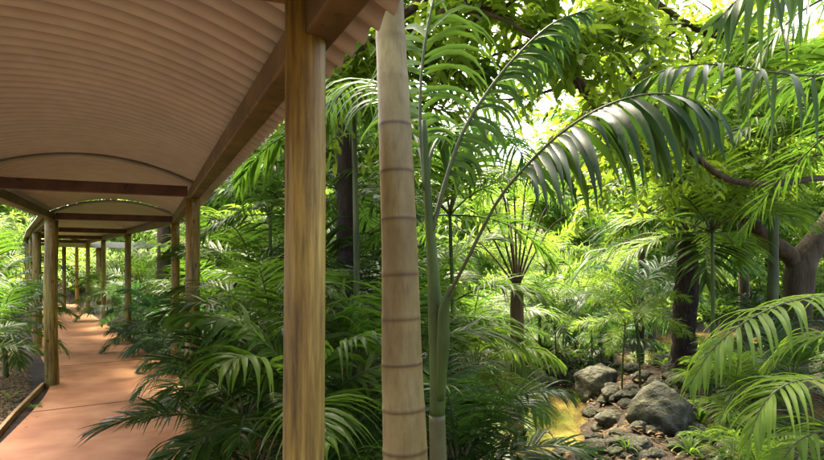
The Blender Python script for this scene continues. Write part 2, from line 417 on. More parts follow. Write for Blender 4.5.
# roof bays
RISE, OV = .28, .21
def arch(a, b, k, spring=None):
    """point across the roof from left edge a to right edge b, k in 0..1"""
    spring = spring or (KT + .0)
    return spring - .035 + (RISE + .05) * (1 - (2 * k - 1) ** 2)
def roofbay(lft, rgt, waves, dz=0.0, pitch=.13, amp=.021, spc=8, name='roof_sheet', mat=None, parent=walk, K=22, org=o0, thick=.004):
    """lft/rgt: polylines of roof edges"""
    lft = np.array(lft); rgt = np.array(rgt)
    seg = np.linalg.norm(np.diff((lft + rgt) / 2, axis=0), axis=1); cum = np.concatenate([[0], np.cumsum(seg)])
    n = int(cum[-1] / pitch * spc); s = np.linspace(0, cum[-1], n)
    Lx = np.stack([np.interp(s, cum, lft[:, i]) for i in (0, 1)], -1); Rx = np.stack([np.interp(s, cum, rgt[:, i]) for i in (0, 1)], -1)
    k = np.linspace(0, 1, K); z = KT - .045 + (RISE + .05) * (1 - (2 * k - 1) ** 2) + dz
    w = amp * (np.cos(s / pitch * 2 * np.pi))
    G = Lx[:, None] + (Rx - Lx)[:, None] * k[None, :, None]
    Zz = z[None, :] + w[:, None]
    V = np.concatenate([G - org[:2], Zz[..., None]], -1)
    mb = MB(); I = np.arange(n * K).reshape(n, K)
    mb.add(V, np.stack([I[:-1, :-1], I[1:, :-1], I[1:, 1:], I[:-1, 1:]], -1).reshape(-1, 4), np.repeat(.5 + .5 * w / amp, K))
    V2 = V.copy(); V2[..., 2] += thick
    mb.add(V2, np.stack([I[:-1, :-1], I[:-1, 1:], I[1:, 1:], I[1:, :-1]], -1).reshape(-1, 4))
    for j in (0, K - 1):
        E = np.stack([V[:, j], V2[:, j]], 1); J = np.arange(2 * n).reshape(n, 2)
        mb.add(E, np.stack([J[:-1, 0], J[:-1, 1], J[1:, 1], J[1:, 0]], -1))
    return part(name, mb, [mat or M['roof']], True, parent)
def off(p, nn, d): return p + nn * d
A0, B0 = start_l - N1 * OV, start_r + N1 * OV
A1, B1 = row_l[1] - N1 * OV, row_r[1] + N1 * OV
A2, B2 = row_l[2] - N1 * OV, row_r[2] + N1 * OV
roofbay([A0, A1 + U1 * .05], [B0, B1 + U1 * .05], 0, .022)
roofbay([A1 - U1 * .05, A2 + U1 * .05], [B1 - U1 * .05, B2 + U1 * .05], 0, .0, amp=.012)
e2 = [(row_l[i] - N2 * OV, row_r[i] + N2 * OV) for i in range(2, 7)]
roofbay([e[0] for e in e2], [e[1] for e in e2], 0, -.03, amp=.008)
# curved lap flashing where the bays meet
def rib(a, b, dz, dep=.035, wd=.07):
    mb = MB(); k = np.linspace(.035, .965, 30); d2 = nrm(b - a); u = np.array([-d2[1], d2[0]])
    z = KT - .045 + (RISE + .05) * (1 - (2 * k - 1) ** 2) + dz
    ring = []
    for kk, zz in zip(k, z):
        c = a + (b - a) * kk - o0[:2]
        ring.append([(*(c - u * wd / 2), zz - dep), (*(c + u * wd / 2), zz - dep), (*(c + u * wd / 2), zz - .012), (*(c - u * wd / 2), zz - .012)])
    V = np.array(ring); I = np.arange(30 * 4).reshape(30, 4); fs = []
    for j in range(4):
        j2 = (j + 1) % 4; fs.append(np.stack([I[:-1, j], I[:-1, j2], I[1:, j2], I[1:, j]], -1))
    mb.add(V, np.concatenate(fs)); part('roof_rib', mb, [M['roof']])
rib(A1, B1, .0); rib(A2, B2, -.03)

# distant walkway crossing behind the far shrubs
fw = empty('distant_walkway', (-14, 27, gz(-14, 27)), 0, 'pale-edged flat roof of a distant walkway glimpsed behind the shrubs past the far posts', 'shelter')
pa, pb = np.array(W(72, 238, 26))[:2], np.array(W(200, 250, 24))[:2]
def fpart(name, a, b, z0, z1, wd, mat):
    d = nrm(b - a); c = (a + b) / 2; q = MB(); box(q, (0, 0, 0), (np.linalg.norm(b - a), wd, z1 - z0))
    o = link(name, q.mesh(name, [mat], False), fw); o.location = (c[0] + 14, c[1] - 27, (z0 + z1) / 2 - fw.location[2]); o.rotation_euler = (0, 0, math.atan2(d[1], d[0]))
    return o
f1 = fpart('roof', pa, pb, EYE + .5, EYE + .74, 2.2, M['far_roof']); f1.rotation_euler[1] = R(1.2)
for k in (.08, .36, .64, .92):
    c = pa + (pb - pa) * k
    for s in (-.9, .9):
        q = MB(); tube(q, [(0, 0, -1.5), (0, 0, 2.66 - gz(*c))], .08, 8); o = link('post', q.mesh('far_post', [M['post']]), fw)
        dn = nrm(pb - pa); o.location = (c[0] + 14 - dn[1] * s, c[1] - 27 + dn[0] * s, gz(*c) - fw.location[2])

# ------------------------------------------------------------------ fronds
def frond(mb, rachis, nl, ll, lw, droop, t0=.2, fold=.35, nseg=5, vup=.25, fwd=.55, r0=.012, sides=6, wild=.12, rmat=1, lmat=0, sparse=0.0, plume=0.0):
    rachis = np.asarray(rachis); n = len(rachis)
    tan = nrm(np.gradient(rachis, axis=0))
    tube(mb, rachis, np.linspace(r0, r0 * .22, n), sides, .5, rmat)
    t = np.repeat(np.linspace(t0, .985, nl), 2) + rng.uniform(-.35, .35, nl * 2) / nl * (1 - t0)
    side = np.tile([-1., 1.], nl)
    keep = rng.uniform(0, 1, nl * 2) >= sparse + .03; t, side = t[keep], side[keep]; Mn = len(t)
    u = np.clip(t, 0, 1) * (n - 1); i = np.minimum(u.astype(int), n - 2); f = (u - i)[:, None]
    P = rachis[i] * (1 - f) + rachis[i + 1] * f; T = nrm(tan[i] * (1 - f) + tan[i + 1] * f)
    S = np.cross(T, [0, 0, 1.]); S = np.where(np.linalg.norm(S, axis=1, keepdims=True) < .05, [[0, 1., 0]], S); S = nrm(S)
    Nn = np.cross(S, T)
    v = (t - t0) / (1 - t0)
    ang = fwd + .75 * v ** 2
    roll = rng.uniform(-1, 1, Mn) * plume
    D = S * side[:, None] * np.cos(ang)[:, None] + T * np.sin(ang)[:, None] + Nn * (vup * (1 - .6 * v) + roll)[:, None] + rng.normal(0, wild, (Mn, 3))
    L = ll * (.45 + .75 * np.sin(np.pi * np.clip(v * .86 + .12, 0, 1)) ** .9) * (1 - .35 * v ** 3) * rng.uniform(.82, 1.1, Mn) * np.where(rng.uniform(0, 1, Mn) < .05, .55, 1)
    strips(mb, P, D, T, L, lw * rng.uniform(.8, 1.15, Mn), droop * rng.uniform(.7, 1.3, Mn), nseg, blade, fold, None, lmat)

def arc(e0, bend, L=1.0, n=14, sway=0.0):
    pts = [np.zeros(3)]; e = e0; a = 0
    for i in range(n):
        u = (i + .5) / n
        e = e0 - bend * u ** 1.4; a = sway * u
        pts.append(pts[-1] + np.array([math.cos(e) * math.cos(a), math.cos(e) * math.sin(a), math.sin(e)]) * L / n)
    return np.array(pts)

ELEV = (80, 62, 44, 24, 2)
LIB = {}
def lib(kind, leaf):
    key = (kind, leaf)
    if key in LIB: return LIB[key]
    res = []
    for e in ELEV:
        row = []
        for s in range(3):
            mb = MB(); rc = arc(R(e), R(rng.uniform(65, 95) if e > 30 else rng.uniform(45, 62)), 1.0, 14, rng.uniform(-.35, .35))
            if kind == 'feather': frond(mb, rc, 34, .42, .026, .95, .2, .35, 5, .3, .5, .009)
            elif kind == 'broad': frond(mb, rc, 23, .42, .042, 1.5, .24, .35, 5, .2, .5, .010)
            elif kind == 'comb': frond(mb, rc, 27, .36, .028, .3, .22, .4, 4, .2, .5, .009, wild=.07)
            elif kind == 'plume': frond(mb, rc, 60, .26, .013, .7, .25, 0, 3, .25, .5, .008, plume=.7, wild=.2)
            else: frond(mb, rc, 26, .34, .034, .8, .2, 0, 3, .25, .5, .009, sides=4)
            row.append(mb.mesh('frond_' + kind, [M[leaf], M['rachis']]))
        res.append(row)
    LIB[key] = res; return res

def stem_mesh(h, r0, r1, mat, bend=0.0, rings=0, sides=10, jit=.03):
    mb = MB(); n = max(6, rings * 3 if rings else 8); z = np.linspace(0, 1, n)
    pts = np.stack([bend * z ** 2, 0 * z, z * h], -1)
    pts[0, 2] = -.15
    rad = r0 + (r1 - r0) * z
    if rings: rad = rad * np.where(np.arange(n) % 3 == 0, 1.07, 1)
    tube(mb, pts, rad, sides, .6, 0, jitter=jit); return mb.mesh('palm_stem', [mat])

def palm(x, y, hc, L, nf, kind='feather', leaf='palm', label='', group='understory palms filling the gully', name='understory_palm', emin=0, emax=4, stem=None, trunk_r=.035, rot=None, cat='palm', z0=None, stemname='trunk', skip=None):
    z0 = gz(x, y) if z0 is None else z0
    t = empty(name, (x, y, z0), 0, label, cat, group)
    b = rng.uniform(-.15, .15)
    s = link(stemname, stem_mesh(max(hc, .1), trunk_r * 1.3, trunk_r, stem or M['stem'], b), t)
    lb = lib(kind, leaf); a0 = rng.uniform(0, 6.28)
    if y < 12 and cat == 'palm' and x > -5.4:
        for i in range(2):
            o = link('dead_frond', lib(kind, 'dry')[4][i], t); o['label'] = 'brown dead frond hanging under the green ones'
            o.location = (b, 0, hc - .04); o.rotation_euler = (0, .55, a0 + 1 + i * 2.7); o.scale = (L * .75,) * 3
    nf = max(8, int(nf * .78))
    for i in range(nf):
        a = a0 + i * 2.399
        if skip and skip[0] < math.degrees(a) % 360 < skip[1]: continue
        e = emin + (emax - emin + .99) * (i / max(1, nf - 1)) * .999
        me = lb[min(4, int(e))][rng.integers(0, 3)]
        o = link('frond', me, t)
        k = L * rng.uniform(.82, 1.12)
        o.location = (b + .02 * math.cos(a), .02 * math.sin(a), hc - .02 * e)
        o.rotation_euler = (rng.uniform(-.15, .15), rng.uniform(-.12, .12), a + rng.uniform(-.2, .2))
        o.scale = (k, k, k)
    return t

def PX(px, d): return (px - 412) / F * d, d

# ---- understory palms: (px, depth, crown height, frond length, count, kind, leaf, label)
G1 = 'palms arching over the right side of the path'
G2 = 'understory palms filling the gully'
G3 = 'palms in the left mulch bed'
spec = [
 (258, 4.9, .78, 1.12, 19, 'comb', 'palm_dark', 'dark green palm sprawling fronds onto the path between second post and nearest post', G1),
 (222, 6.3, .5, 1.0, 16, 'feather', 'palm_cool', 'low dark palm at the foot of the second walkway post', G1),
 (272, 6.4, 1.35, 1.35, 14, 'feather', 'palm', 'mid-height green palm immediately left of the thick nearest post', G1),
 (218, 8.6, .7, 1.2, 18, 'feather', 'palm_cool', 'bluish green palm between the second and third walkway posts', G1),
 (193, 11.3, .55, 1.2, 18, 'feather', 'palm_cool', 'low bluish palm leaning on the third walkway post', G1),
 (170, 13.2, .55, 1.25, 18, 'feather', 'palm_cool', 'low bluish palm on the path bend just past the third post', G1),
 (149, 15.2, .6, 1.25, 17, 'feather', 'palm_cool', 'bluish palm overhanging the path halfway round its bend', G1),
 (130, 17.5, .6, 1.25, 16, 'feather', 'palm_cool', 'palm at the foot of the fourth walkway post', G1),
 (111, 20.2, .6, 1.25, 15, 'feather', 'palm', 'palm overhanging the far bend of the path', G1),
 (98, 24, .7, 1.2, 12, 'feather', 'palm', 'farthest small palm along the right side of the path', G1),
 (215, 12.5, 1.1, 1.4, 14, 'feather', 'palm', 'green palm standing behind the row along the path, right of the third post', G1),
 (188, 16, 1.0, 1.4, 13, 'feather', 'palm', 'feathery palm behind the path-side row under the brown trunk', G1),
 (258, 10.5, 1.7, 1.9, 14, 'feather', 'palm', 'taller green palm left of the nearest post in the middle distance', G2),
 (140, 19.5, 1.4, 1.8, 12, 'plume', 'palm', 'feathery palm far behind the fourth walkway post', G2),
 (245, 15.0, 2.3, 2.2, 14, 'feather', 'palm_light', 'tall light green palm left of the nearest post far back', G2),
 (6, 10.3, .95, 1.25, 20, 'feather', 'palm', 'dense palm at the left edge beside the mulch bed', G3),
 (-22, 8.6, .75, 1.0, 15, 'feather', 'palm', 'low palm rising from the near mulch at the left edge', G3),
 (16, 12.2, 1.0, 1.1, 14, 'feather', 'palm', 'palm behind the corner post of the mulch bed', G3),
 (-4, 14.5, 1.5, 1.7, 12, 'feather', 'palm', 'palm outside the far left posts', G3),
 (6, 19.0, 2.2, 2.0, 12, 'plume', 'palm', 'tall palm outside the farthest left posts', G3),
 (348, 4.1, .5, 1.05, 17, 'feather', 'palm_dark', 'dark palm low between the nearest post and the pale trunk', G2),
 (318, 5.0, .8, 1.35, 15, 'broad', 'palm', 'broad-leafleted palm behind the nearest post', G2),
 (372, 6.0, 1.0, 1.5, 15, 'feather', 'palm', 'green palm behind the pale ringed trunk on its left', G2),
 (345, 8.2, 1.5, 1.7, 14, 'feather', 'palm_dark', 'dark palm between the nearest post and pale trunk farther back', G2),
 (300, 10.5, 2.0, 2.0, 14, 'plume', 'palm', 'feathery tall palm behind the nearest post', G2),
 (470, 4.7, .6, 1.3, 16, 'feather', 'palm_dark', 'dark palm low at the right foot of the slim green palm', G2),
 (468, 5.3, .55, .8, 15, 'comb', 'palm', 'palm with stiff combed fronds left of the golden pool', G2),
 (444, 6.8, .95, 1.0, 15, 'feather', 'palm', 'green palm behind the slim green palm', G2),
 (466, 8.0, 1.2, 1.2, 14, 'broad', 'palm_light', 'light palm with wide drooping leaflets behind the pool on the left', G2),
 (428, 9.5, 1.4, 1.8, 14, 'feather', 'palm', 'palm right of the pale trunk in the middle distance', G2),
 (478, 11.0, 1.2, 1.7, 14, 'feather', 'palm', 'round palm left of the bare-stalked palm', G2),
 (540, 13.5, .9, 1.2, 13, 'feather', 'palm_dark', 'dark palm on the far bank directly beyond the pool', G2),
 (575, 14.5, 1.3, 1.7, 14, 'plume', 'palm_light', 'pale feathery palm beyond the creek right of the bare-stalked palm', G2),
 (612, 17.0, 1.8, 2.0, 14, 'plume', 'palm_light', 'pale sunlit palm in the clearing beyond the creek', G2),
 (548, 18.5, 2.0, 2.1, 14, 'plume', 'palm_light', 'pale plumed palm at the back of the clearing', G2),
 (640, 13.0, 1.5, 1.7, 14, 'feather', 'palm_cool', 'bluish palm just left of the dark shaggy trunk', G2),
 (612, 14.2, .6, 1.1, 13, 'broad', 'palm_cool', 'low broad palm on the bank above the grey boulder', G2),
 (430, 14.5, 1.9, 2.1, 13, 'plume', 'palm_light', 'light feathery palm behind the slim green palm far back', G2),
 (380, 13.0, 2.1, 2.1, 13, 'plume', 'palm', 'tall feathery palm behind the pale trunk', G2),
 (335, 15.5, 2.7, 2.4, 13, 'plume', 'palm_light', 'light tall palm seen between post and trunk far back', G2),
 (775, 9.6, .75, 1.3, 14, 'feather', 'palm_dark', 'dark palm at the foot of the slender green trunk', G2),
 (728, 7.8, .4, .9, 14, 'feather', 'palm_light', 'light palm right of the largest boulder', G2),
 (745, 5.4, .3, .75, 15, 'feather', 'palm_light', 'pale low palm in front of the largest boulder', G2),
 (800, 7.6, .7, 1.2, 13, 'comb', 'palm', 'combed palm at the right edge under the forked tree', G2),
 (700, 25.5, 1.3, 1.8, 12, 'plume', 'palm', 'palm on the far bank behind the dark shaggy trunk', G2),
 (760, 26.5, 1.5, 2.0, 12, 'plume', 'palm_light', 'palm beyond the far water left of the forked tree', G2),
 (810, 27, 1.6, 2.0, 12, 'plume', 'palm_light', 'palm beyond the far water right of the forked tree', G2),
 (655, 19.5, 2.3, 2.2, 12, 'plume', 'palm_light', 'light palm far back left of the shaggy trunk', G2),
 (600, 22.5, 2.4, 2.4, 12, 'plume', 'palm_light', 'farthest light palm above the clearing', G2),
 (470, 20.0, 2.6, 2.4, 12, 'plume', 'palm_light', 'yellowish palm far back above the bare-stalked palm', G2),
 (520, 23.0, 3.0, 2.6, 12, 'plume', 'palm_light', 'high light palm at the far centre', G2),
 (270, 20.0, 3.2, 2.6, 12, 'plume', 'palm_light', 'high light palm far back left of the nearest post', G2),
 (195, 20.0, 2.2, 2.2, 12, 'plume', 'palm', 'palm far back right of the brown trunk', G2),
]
for (px, d, hc, L, nf, kind, leaf, lab, grp) in spec:
    x, y = PX(px, d)
    palm(x, y, hc, L, nf, kind, leaf, lab, grp)

# ---- explicit large fronds
def frond_obj(name, pts, parent, nl, ll, lw, droop, leaf='palm', **kw):
    mb = MB(); frond(mb, spline(pts, 26), nl, ll, lw, droop, **kw)
    o = link(name, mb.mesh(name, [M[leaf], M['rachis']]), parent)
    if parent is not None: o.location = -parent.location
    return o

# slim green palm beside the pale trunk
gx0, gy0 = W(437, 440, 3.15).x, 3.15
gp = empty('slim_green_palm', (gx0, gy0, gz(gx0, gy0)), 0, 'slim palm with smooth green stem just right of the pale ringed trunk, fronds arching right', 'palm')
def world_tube(name, pts, rad, mat, parent, sides=14, n=24, jitter=.01, tints=None):
    mb = MB(); sp = spline(pts, n); rr = np.interp(np.linspace(0, 1, n), np.linspace(0, 1, len(rad)), rad)
    tube(mb, sp, rr, sides, .6, 0, jitter=jitter); o = link(name, mb.mesh(name, [mat]), parent)
    if parent is not None: o.location = -parent.location
    return o
base = Vector((gx0 + .02, gy0, gz(gx0, gy0) - .1))
world_tube('stem', [base, W(438, 560, 3.15), W(438, 460, 3.15), W(437, 415, 3.15)], [.062, .05, .046, .044], M['stem_ringed'], gp)
world_tube('crownshaft', [W(437, 418, 3.15), W(438, 380, 3.15), W(436, 330, 3.15), W(433, 270, 3.14), W(429, 215, 3.13), W(426, 165, 3.12), W(424, 120, 3.1)], [.042, .046, .042, .032, .024, .018, .014], M['stem'], gp)
world_tube('leaf_sheath', [W(439, 400, 3.13), W(443, 345, 3.1), W(444, 310, 3.08), W(452, 285, 3.05)], [.026, .036, .03, .013], M['stem'], gp)
frond_obj('frond', [W(446, 300, 3.06), W(466, 262, 3.0), W(497, 202, 2.95), W(530, 162, 2.85), W(565, 130, 2.75), W(605, 106, 2.68), W(648, 94, 2.62), W(688, 98, 2.6), W(718, 118, 2.6)], gp,
          29, .46, .043, 1.9, 'palm_dark', t0=.34, fold=.35, nseg=6, vup=-.7, fwd=.3, r0=.011, wild=.17, sparse=.06)
frond_obj('frond', [W(430, 240, 3.12), W(446, 180, 3.15), W(465, 128, 3.2), W(496, 80, 3.3), W(527, 45, 3.35), W(555, 22, 3.4), W(590, 8, 3.5)], gp,
          50, .30, .034, 2.6, 'palm', t0=.18, fold=.35, nseg=6, vup=-.9, fwd=.6, wild=.2, r0=.014)
frond_obj('frond', [W(427, 200, 3.12), W(432, 150, 3.2), W(452, 128, 3.5), W(482, 124, 3.9), W(515, 145, 4.3), W(535, 180, 4.6)], gp,
          40, .42, .024, 1.8, 'palm_cool', t0=.3, fold=.3, nseg=5, vup=.1)
frond_obj('frond', [W(425, 190, 3.12), W(420, 120, 3.2), W(424, 50, 3.3), W(440, -20, 3.4), W(470, -70, 3.5)], gp,
          34, .44, .036, 2.2, 'palm', t0=.15, fold=.3, nseg=6, vup=-.3, wild=.22)
frond_obj('frond', [W(426, 170, 3.12), W(404, 110, 3.5), W(370, 80, 4.0), W(340, 95, 4.4), W(318, 135, 4.7)], gp,
          36, .46, .036, 2.6, 'palm', t0=.2, fold=.3, nseg=6, vup=0)

# pale ringed trunk
tb = W(407, 600, 2.6)
tx, ty = -.02, 2.62
pt = empty('ringed_palm', (tx, ty, gz(tx, ty)), 0, 'tall palm with thick pale ringed trunk just outside the roof edge', 'palm')
ctr = spline([(tx, ty, gz(tx, ty) - .15), W(407, 640, 2.6), W(405, 455, 2.6), W(402, 360, 2.6), W(399.5, 250, 2.6), W(396, 150, 2.62), W(390, 20, 2.66), W(383, -180, 2.7), W(378, -420, 2.75)], 330)
wid_y = [(-420, 27), (0, 29), (120, 33), (250, 36), (360, 40), (455, 44), (727, 60)]
zz = ctr[:, 2]; ys = HOR - (zz - EYE) * F / 2.62
rad = np.interp(ys, [a for a, b in wid_y], [b for a, b in wid_y]) / 2 * 2.62 / F
ring_y = [-330, -260, -190, -130, -75, -18, 37, 80, 127, 173, 220, 273, 317, 363, 408, 449, 492, 540, 590, 640, 690]
tint = np.ones(len(zz))
for k_, ry in enumerate(ring_y):
    a = np.abs(ys - ry + 1.2 * math.sin(k_))
    deep = .35 if 60 < ry < 100 else 1
    tint = np.minimum(tint, 1 - deep * np.exp(-(a / 1.5) ** 2) * .95)
    rad = rad * (1 + .028 * np.exp(-(a / 2.8) ** 2)); 
ph = np.linspace(0, 2 * np.pi, 32, endpoint=False)
mb = MB(); V = []; tt = []
for i in range(len(zz)):
    tilt = .005 * np.sin(ph + zz[i] * 1.1)
    rr = rad[i] * (1 + .012 * np.sin(2 * ph + zz[i] * 2) + .006 * np.sin(5 * ph + zz[i] * 7))
    V.append(np.stack([ctr[i, 0] + rr * np.cos(ph), ctr[i, 1] + rr * np.sin(ph), np.full(32, zz[i]) + tilt], -1)); tt.append(np.full(32, tint[i]))
I = np.arange(len(zz) * 32).reshape(-1, 32); I2 = np.roll(I, -1, 1)
mb.add(np.concatenate(V), np.stack([I[:-1], I2[:-1], I2[1:], I[1:]], -1).reshape(-1, 4), np.concatenate(tt))
o = link('trunk', mb.mesh('ringed_trunk', [M['palm_trunk']]), pt); o.location = -pt.location
top = Vector(ctr[-1])
for i in range(9):
    a = i * 2.4 + .4; me = lib('feather', 'palm')[1 + i % 3][i % 3]
    o = link('frond', me, pt); o.location = top - pt.location; o.rotation_euler = (0, 0, a); o.scale = (2.6,) * 3

# frond hanging in at the top right and the ones low on the right, each from its own palm
def offpalm(px, d, hc, label, fr, leaf='palm_light', trunk_r=.05, name='arching_palm'):
    x, y = PX(px, d); z = gz(x, y)
    t = empty(name, (x, y, z), 0, label, 'palm')
    o = link('trunk', stem_mesh(hc, trunk_r * 1.2, trunk_r, M['stem']), t)
    top = Vector((x, y, z + hc))
    for pts, nl, ll, lw, dr, kw in fr:
        frond_obj('frond', [top] + pts, t, nl, ll, lw, dr, leaf, **kw)
    return t, top
offpalm(905, 4.2, 1.85, 'palm beyond the right edge whose bright arching frond sweeps left above the low shrubs', [
    ([W(868, 296, 4.0), W(824, 296, 3.9), W(785, 303, 3.8), W(745, 322, 3.7), W(712, 350, 3.65), W(690, 385, 3.6)], 30, .40, .034, 1.7, dict(t0=.22, nseg=6, vup=.15, fwd=.45, r0=.011, wild=.06)),
    ([W(935, 280, 4.2), W(980, 250, 4.3), W(1030, 300, 4.4)], 26, .42, .03, 1.4, dict(t0=.2)),
    ])
offpalm(888, 3.7, 1.15, 'low palm at the lower right corner with long combed fronds curving down', [
    ([W(850, 392, 3.5), W(820, 380, 3.4), W(790, 383, 3.3), W(765, 402, 3.25), W(748, 440, 3.2)], 28, .38, .030, 1.5, dict(t0=.2, nseg=6, vup=.2, fwd=.5, r0=.01, wild=.07)),
    ([W(862, 360, 3.7), W(835, 338, 3.8), W(800, 342, 3.9), W(770, 362, 4.0)], 28, .36, .026, 1.3, dict(t0=.2, nseg=5)),
    ([W(862, 440, 3.5), W(835, 430, 3.4), W(800, 440, 3.3), W(775, 470, 3.2)], 24, .36, .03, 1.3, dict(t0=.2, nseg=5)),
    ])
offpalm(900, 3.2, 3.75, 'tall palm beyond the upper right corner with long dark blades hanging into view', [
    ([W(870, -45, 2.9), W(830, -50, 2.7), W(790, -38, 2.6), W(750, -12, 2.5), W(715, 22, 2.45)], 26, .48, .040, .9, dict(t0=.15, nseg=6, vup=-.6, fwd=.85, r0=.010, wild=.2, sparse=.08)),
    ([W(885, 50, 3.3), W(830, 74, 3.2), W(770, 72, 3.1), W(715, 64, 3.05), W(665, 70, 3.0), W(630, 88, 3.0)], 34, .44, .036, 1.6, dict(t0=.12, nseg=6, vup=-.6, fwd=.45, r0=.009, wild=.2, sparse=.08)),
    ([W(870, -20, 3.2), W(830, -5, 3.2), W(790, 20, 3.2), W(760, 60, 3.2), W(745, 105, 3.2)], 24, .36, .034, 1.2, dict(t0=.2, nseg=5)),
    ([W(880, 20, 3.9), W(850, 60, 4.2), W(800, 82, 4.5), W(750, 90, 4.8), W(700, 120, 5.0)], 36, .46, .026, 1.5, dict(t0=.2, nseg=5)),
    ([W(880, 60, 4.2), W(850, 110, 4.6), W(810, 150, 5.0), W(770, 190, 5.3), W(742, 235, 5.5)], 36, .46, .024, 1.0, dict(t0=.2, nseg=5)),
    ], leaf='palm', trunk_r=.06)

# pale low fronds at the foot of the largest boulder already come from the table; bare stalked palm at centre
x, y = PX(517, 10.2); z = gz(x, y)
bs = empty('bare_stalked_palm', (x, y, z), 0, 'small palm with many bare brown stalks fanning upward from a short trunk', 'palm')
hb = EYE + (HOR - 300) / F * 10.2
o = world_tube('trunk', [Vector((x, y, z - .1)), Vector((x, y, hb - .1)), W(517, 290, 10.2)], [.13, .12, .09], M['bark_red'], bs)
tops = [(478, 215, 10.0), (490, 195, 10.6), (502, 190, 9.6), (514, 180, 10.4), (526, 182, 10.9), (536, 200, 9.8), (548, 205, 10.5), (556, 222, 10.8), (470, 235, 10.8), (508, 205, 11.2)]
for (a, b, d) in tops:
    p0 = W(517, 288, 10.2); p2 = W(a, b, d); p1 = (p0 + p2) / 2 + Vector((0, 0, .08)); p3 = p2 + Vector(((a - 515) * .012, rng.uniform(-.5, .5), .15)); p4 = p3 + Vector(((a - 515) * .016, rng.uniform(-.4, .4), -.35))
    mb = MB(); frond(mb, spline([p0, p1, p2, p3, p4], 22), 26, .5, .026, 1.4, t0=.62, fold=0, nseg=3, r0=.022)
    o = link('frond', mb.mesh('stalk_frond', [M['palm'], M['bark_branch']]), bs); o.location = -bs.location

# dark shaggy palm on the right
x, y = PX(686, 11.0); z = gz(x, y)
sp_ = empty('shaggy_palm', (x, y, z), 0, 'palm with dark shaggy fibrous trunk by the far water', 'palm')
ctop = W(688, 235, 11.0)
world_tube('trunk', [Vector((x, y, z - .15)), W(684, 330, 11), W(687, 280, 11), ctop], [.24, .22, .21, .15], M['bark_dark'], sp_, n=30, jitter=.12)
mb = MB(); Mn = 420; tt = rng.uniform(0, 1, Mn); a = rng.uniform(0, 6.28, Mn)
P0 = np.stack([x + .2 * np.cos(a), y + .2 * np.sin(a), z + .1 + tt * (ctop.z - z)], -1); D = np.stack([np.cos(a), np.sin(a), rng.uniform(.2, 1.4, Mn)], -1)
strips(mb, P0, D, np.cross(D, [0, 0, 1.]), rng.uniform(.1, .32, Mn), .02, 1.5, 3, blade, 0)
o = link('old_leaf_bases', mb.mesh('old_leaf_bases', [M['bark_dark']]), sp_); o['kind'] = 'stuff'; o.location = -sp_.location
for i in range(18):
    e = min(4, i * 5 // 18); me = lib('feather', 'palm' if i % 2 else 'palm_cool')[e][i % 3]
    o = link('frond', me, sp_); o.location = ctop - sp_.location; o.rotation_euler = (0, 0, i * 2.399); o.scale = (rng.uniform(1.8, 2.3),) * 3

# trunks seen between things
def bare_palm(px, d, r, top_y, mat, label, leaf='palm', nf=14, L=2.2, lean=0, kind='feather', name='tall_palm'):
    x, y = PX(px, d); z = gz(x, y); t = empty(name, (x, y, z), 0, label, 'palm')
    tp = W(px + lean, top_y, d)
    world_tube('trunk', [Vector((x, y, z - .15)), (Vector((x, y, z)) * .5 + tp * .5) + Vector((.04, 0, 0)), tp], [r * 1.2, r, r * .8], mat, t, n=22, jitter=.06)
    for i in range(nf):
        me = lib(kind, leaf)[min(4, i * 5 // nf)][i % 3]
        o = link('frond', me, t); o.location = tp - t.location; o.rotation_euler = (0, 0, i * 2.399 + px); o.scale = (L * rng.uniform(.9, 1.1),) * 3
    return t
bare_palm(346, 8.0, .13, 15, M['bark_dark'], 'palm with dark brown trunk between the nearest post and the pale trunk', 'palm', 16, 2.4, -4)
bare_palm(163, 17.5, .2, 150, M['bark_red'], 'palm with reddish brown trunk behind the far bend of the walkway', 'palm', 14, 2.6, 0)
bare_palm(290, 12.5, .1, 60, M['bark_red'], 'palm hidden by the nearest post with fronds drooping on both sides of it', 'palm_cool', 14, 2.4, 0)
bare_palm(770, 10.0, .085, 120, M['green_bark'], 'palm with straight slender green trunk left of the forked tree', 'palm', 14, 2.0, 2)
bare_palm(352, 6.6, .035, 120, M['green_bark'], 'slender palm with broad drooping leaflets between the nearest post and the pale trunk', 'palm', 11, 1.7, 2, 'broad')
bare_palm(337, 9.5, .07, 190, M['stem'], 'shorter slender palm behind the nearest post with fronds hanging towards the pale trunk', 'palm_dark', 13, 2.0, 2)
bare_palm(266, 9.3, .03, 215, M['stem'], 'slender palm right of the second walkway post with fronds under the eave', 'palm', 12, 1.15, 4, 'broad')
bare_palm(450, 8.4, .03, 215, M['stem'], 'slender palm behind the slim green palm', 'palm', 11, 1.7, 0)
bare_palm(708, 8.6, .03, 232, M['stem'], 'slender palm right of the dark shaggy trunk', 'palm_light', 11, 1.6, 4)
bare_palm(845, 7.0, .04, 150, M['green_bark'], 'slender palm just off the right edge, fronds in front of the forked tree crown', 'palm', 12, 1.9, 2)
bare_palm(640, 14.0, .08, 150, M['bark'], 'palm with hanging fronds left of the dark shaggy trunk', 'palm', 14, 2.6, 0)
bare_palm(745, 13.6, .11, 175, M['bark'], 'thin palm behind the slender green trunk', 'palm_light', 12, 2.0, -6)
bare_palm(620, 24.0, .14, 70, M['bark'], 'tall far palm above the clearing', 'palm_light', 12, 3.0, 8, 'plume')

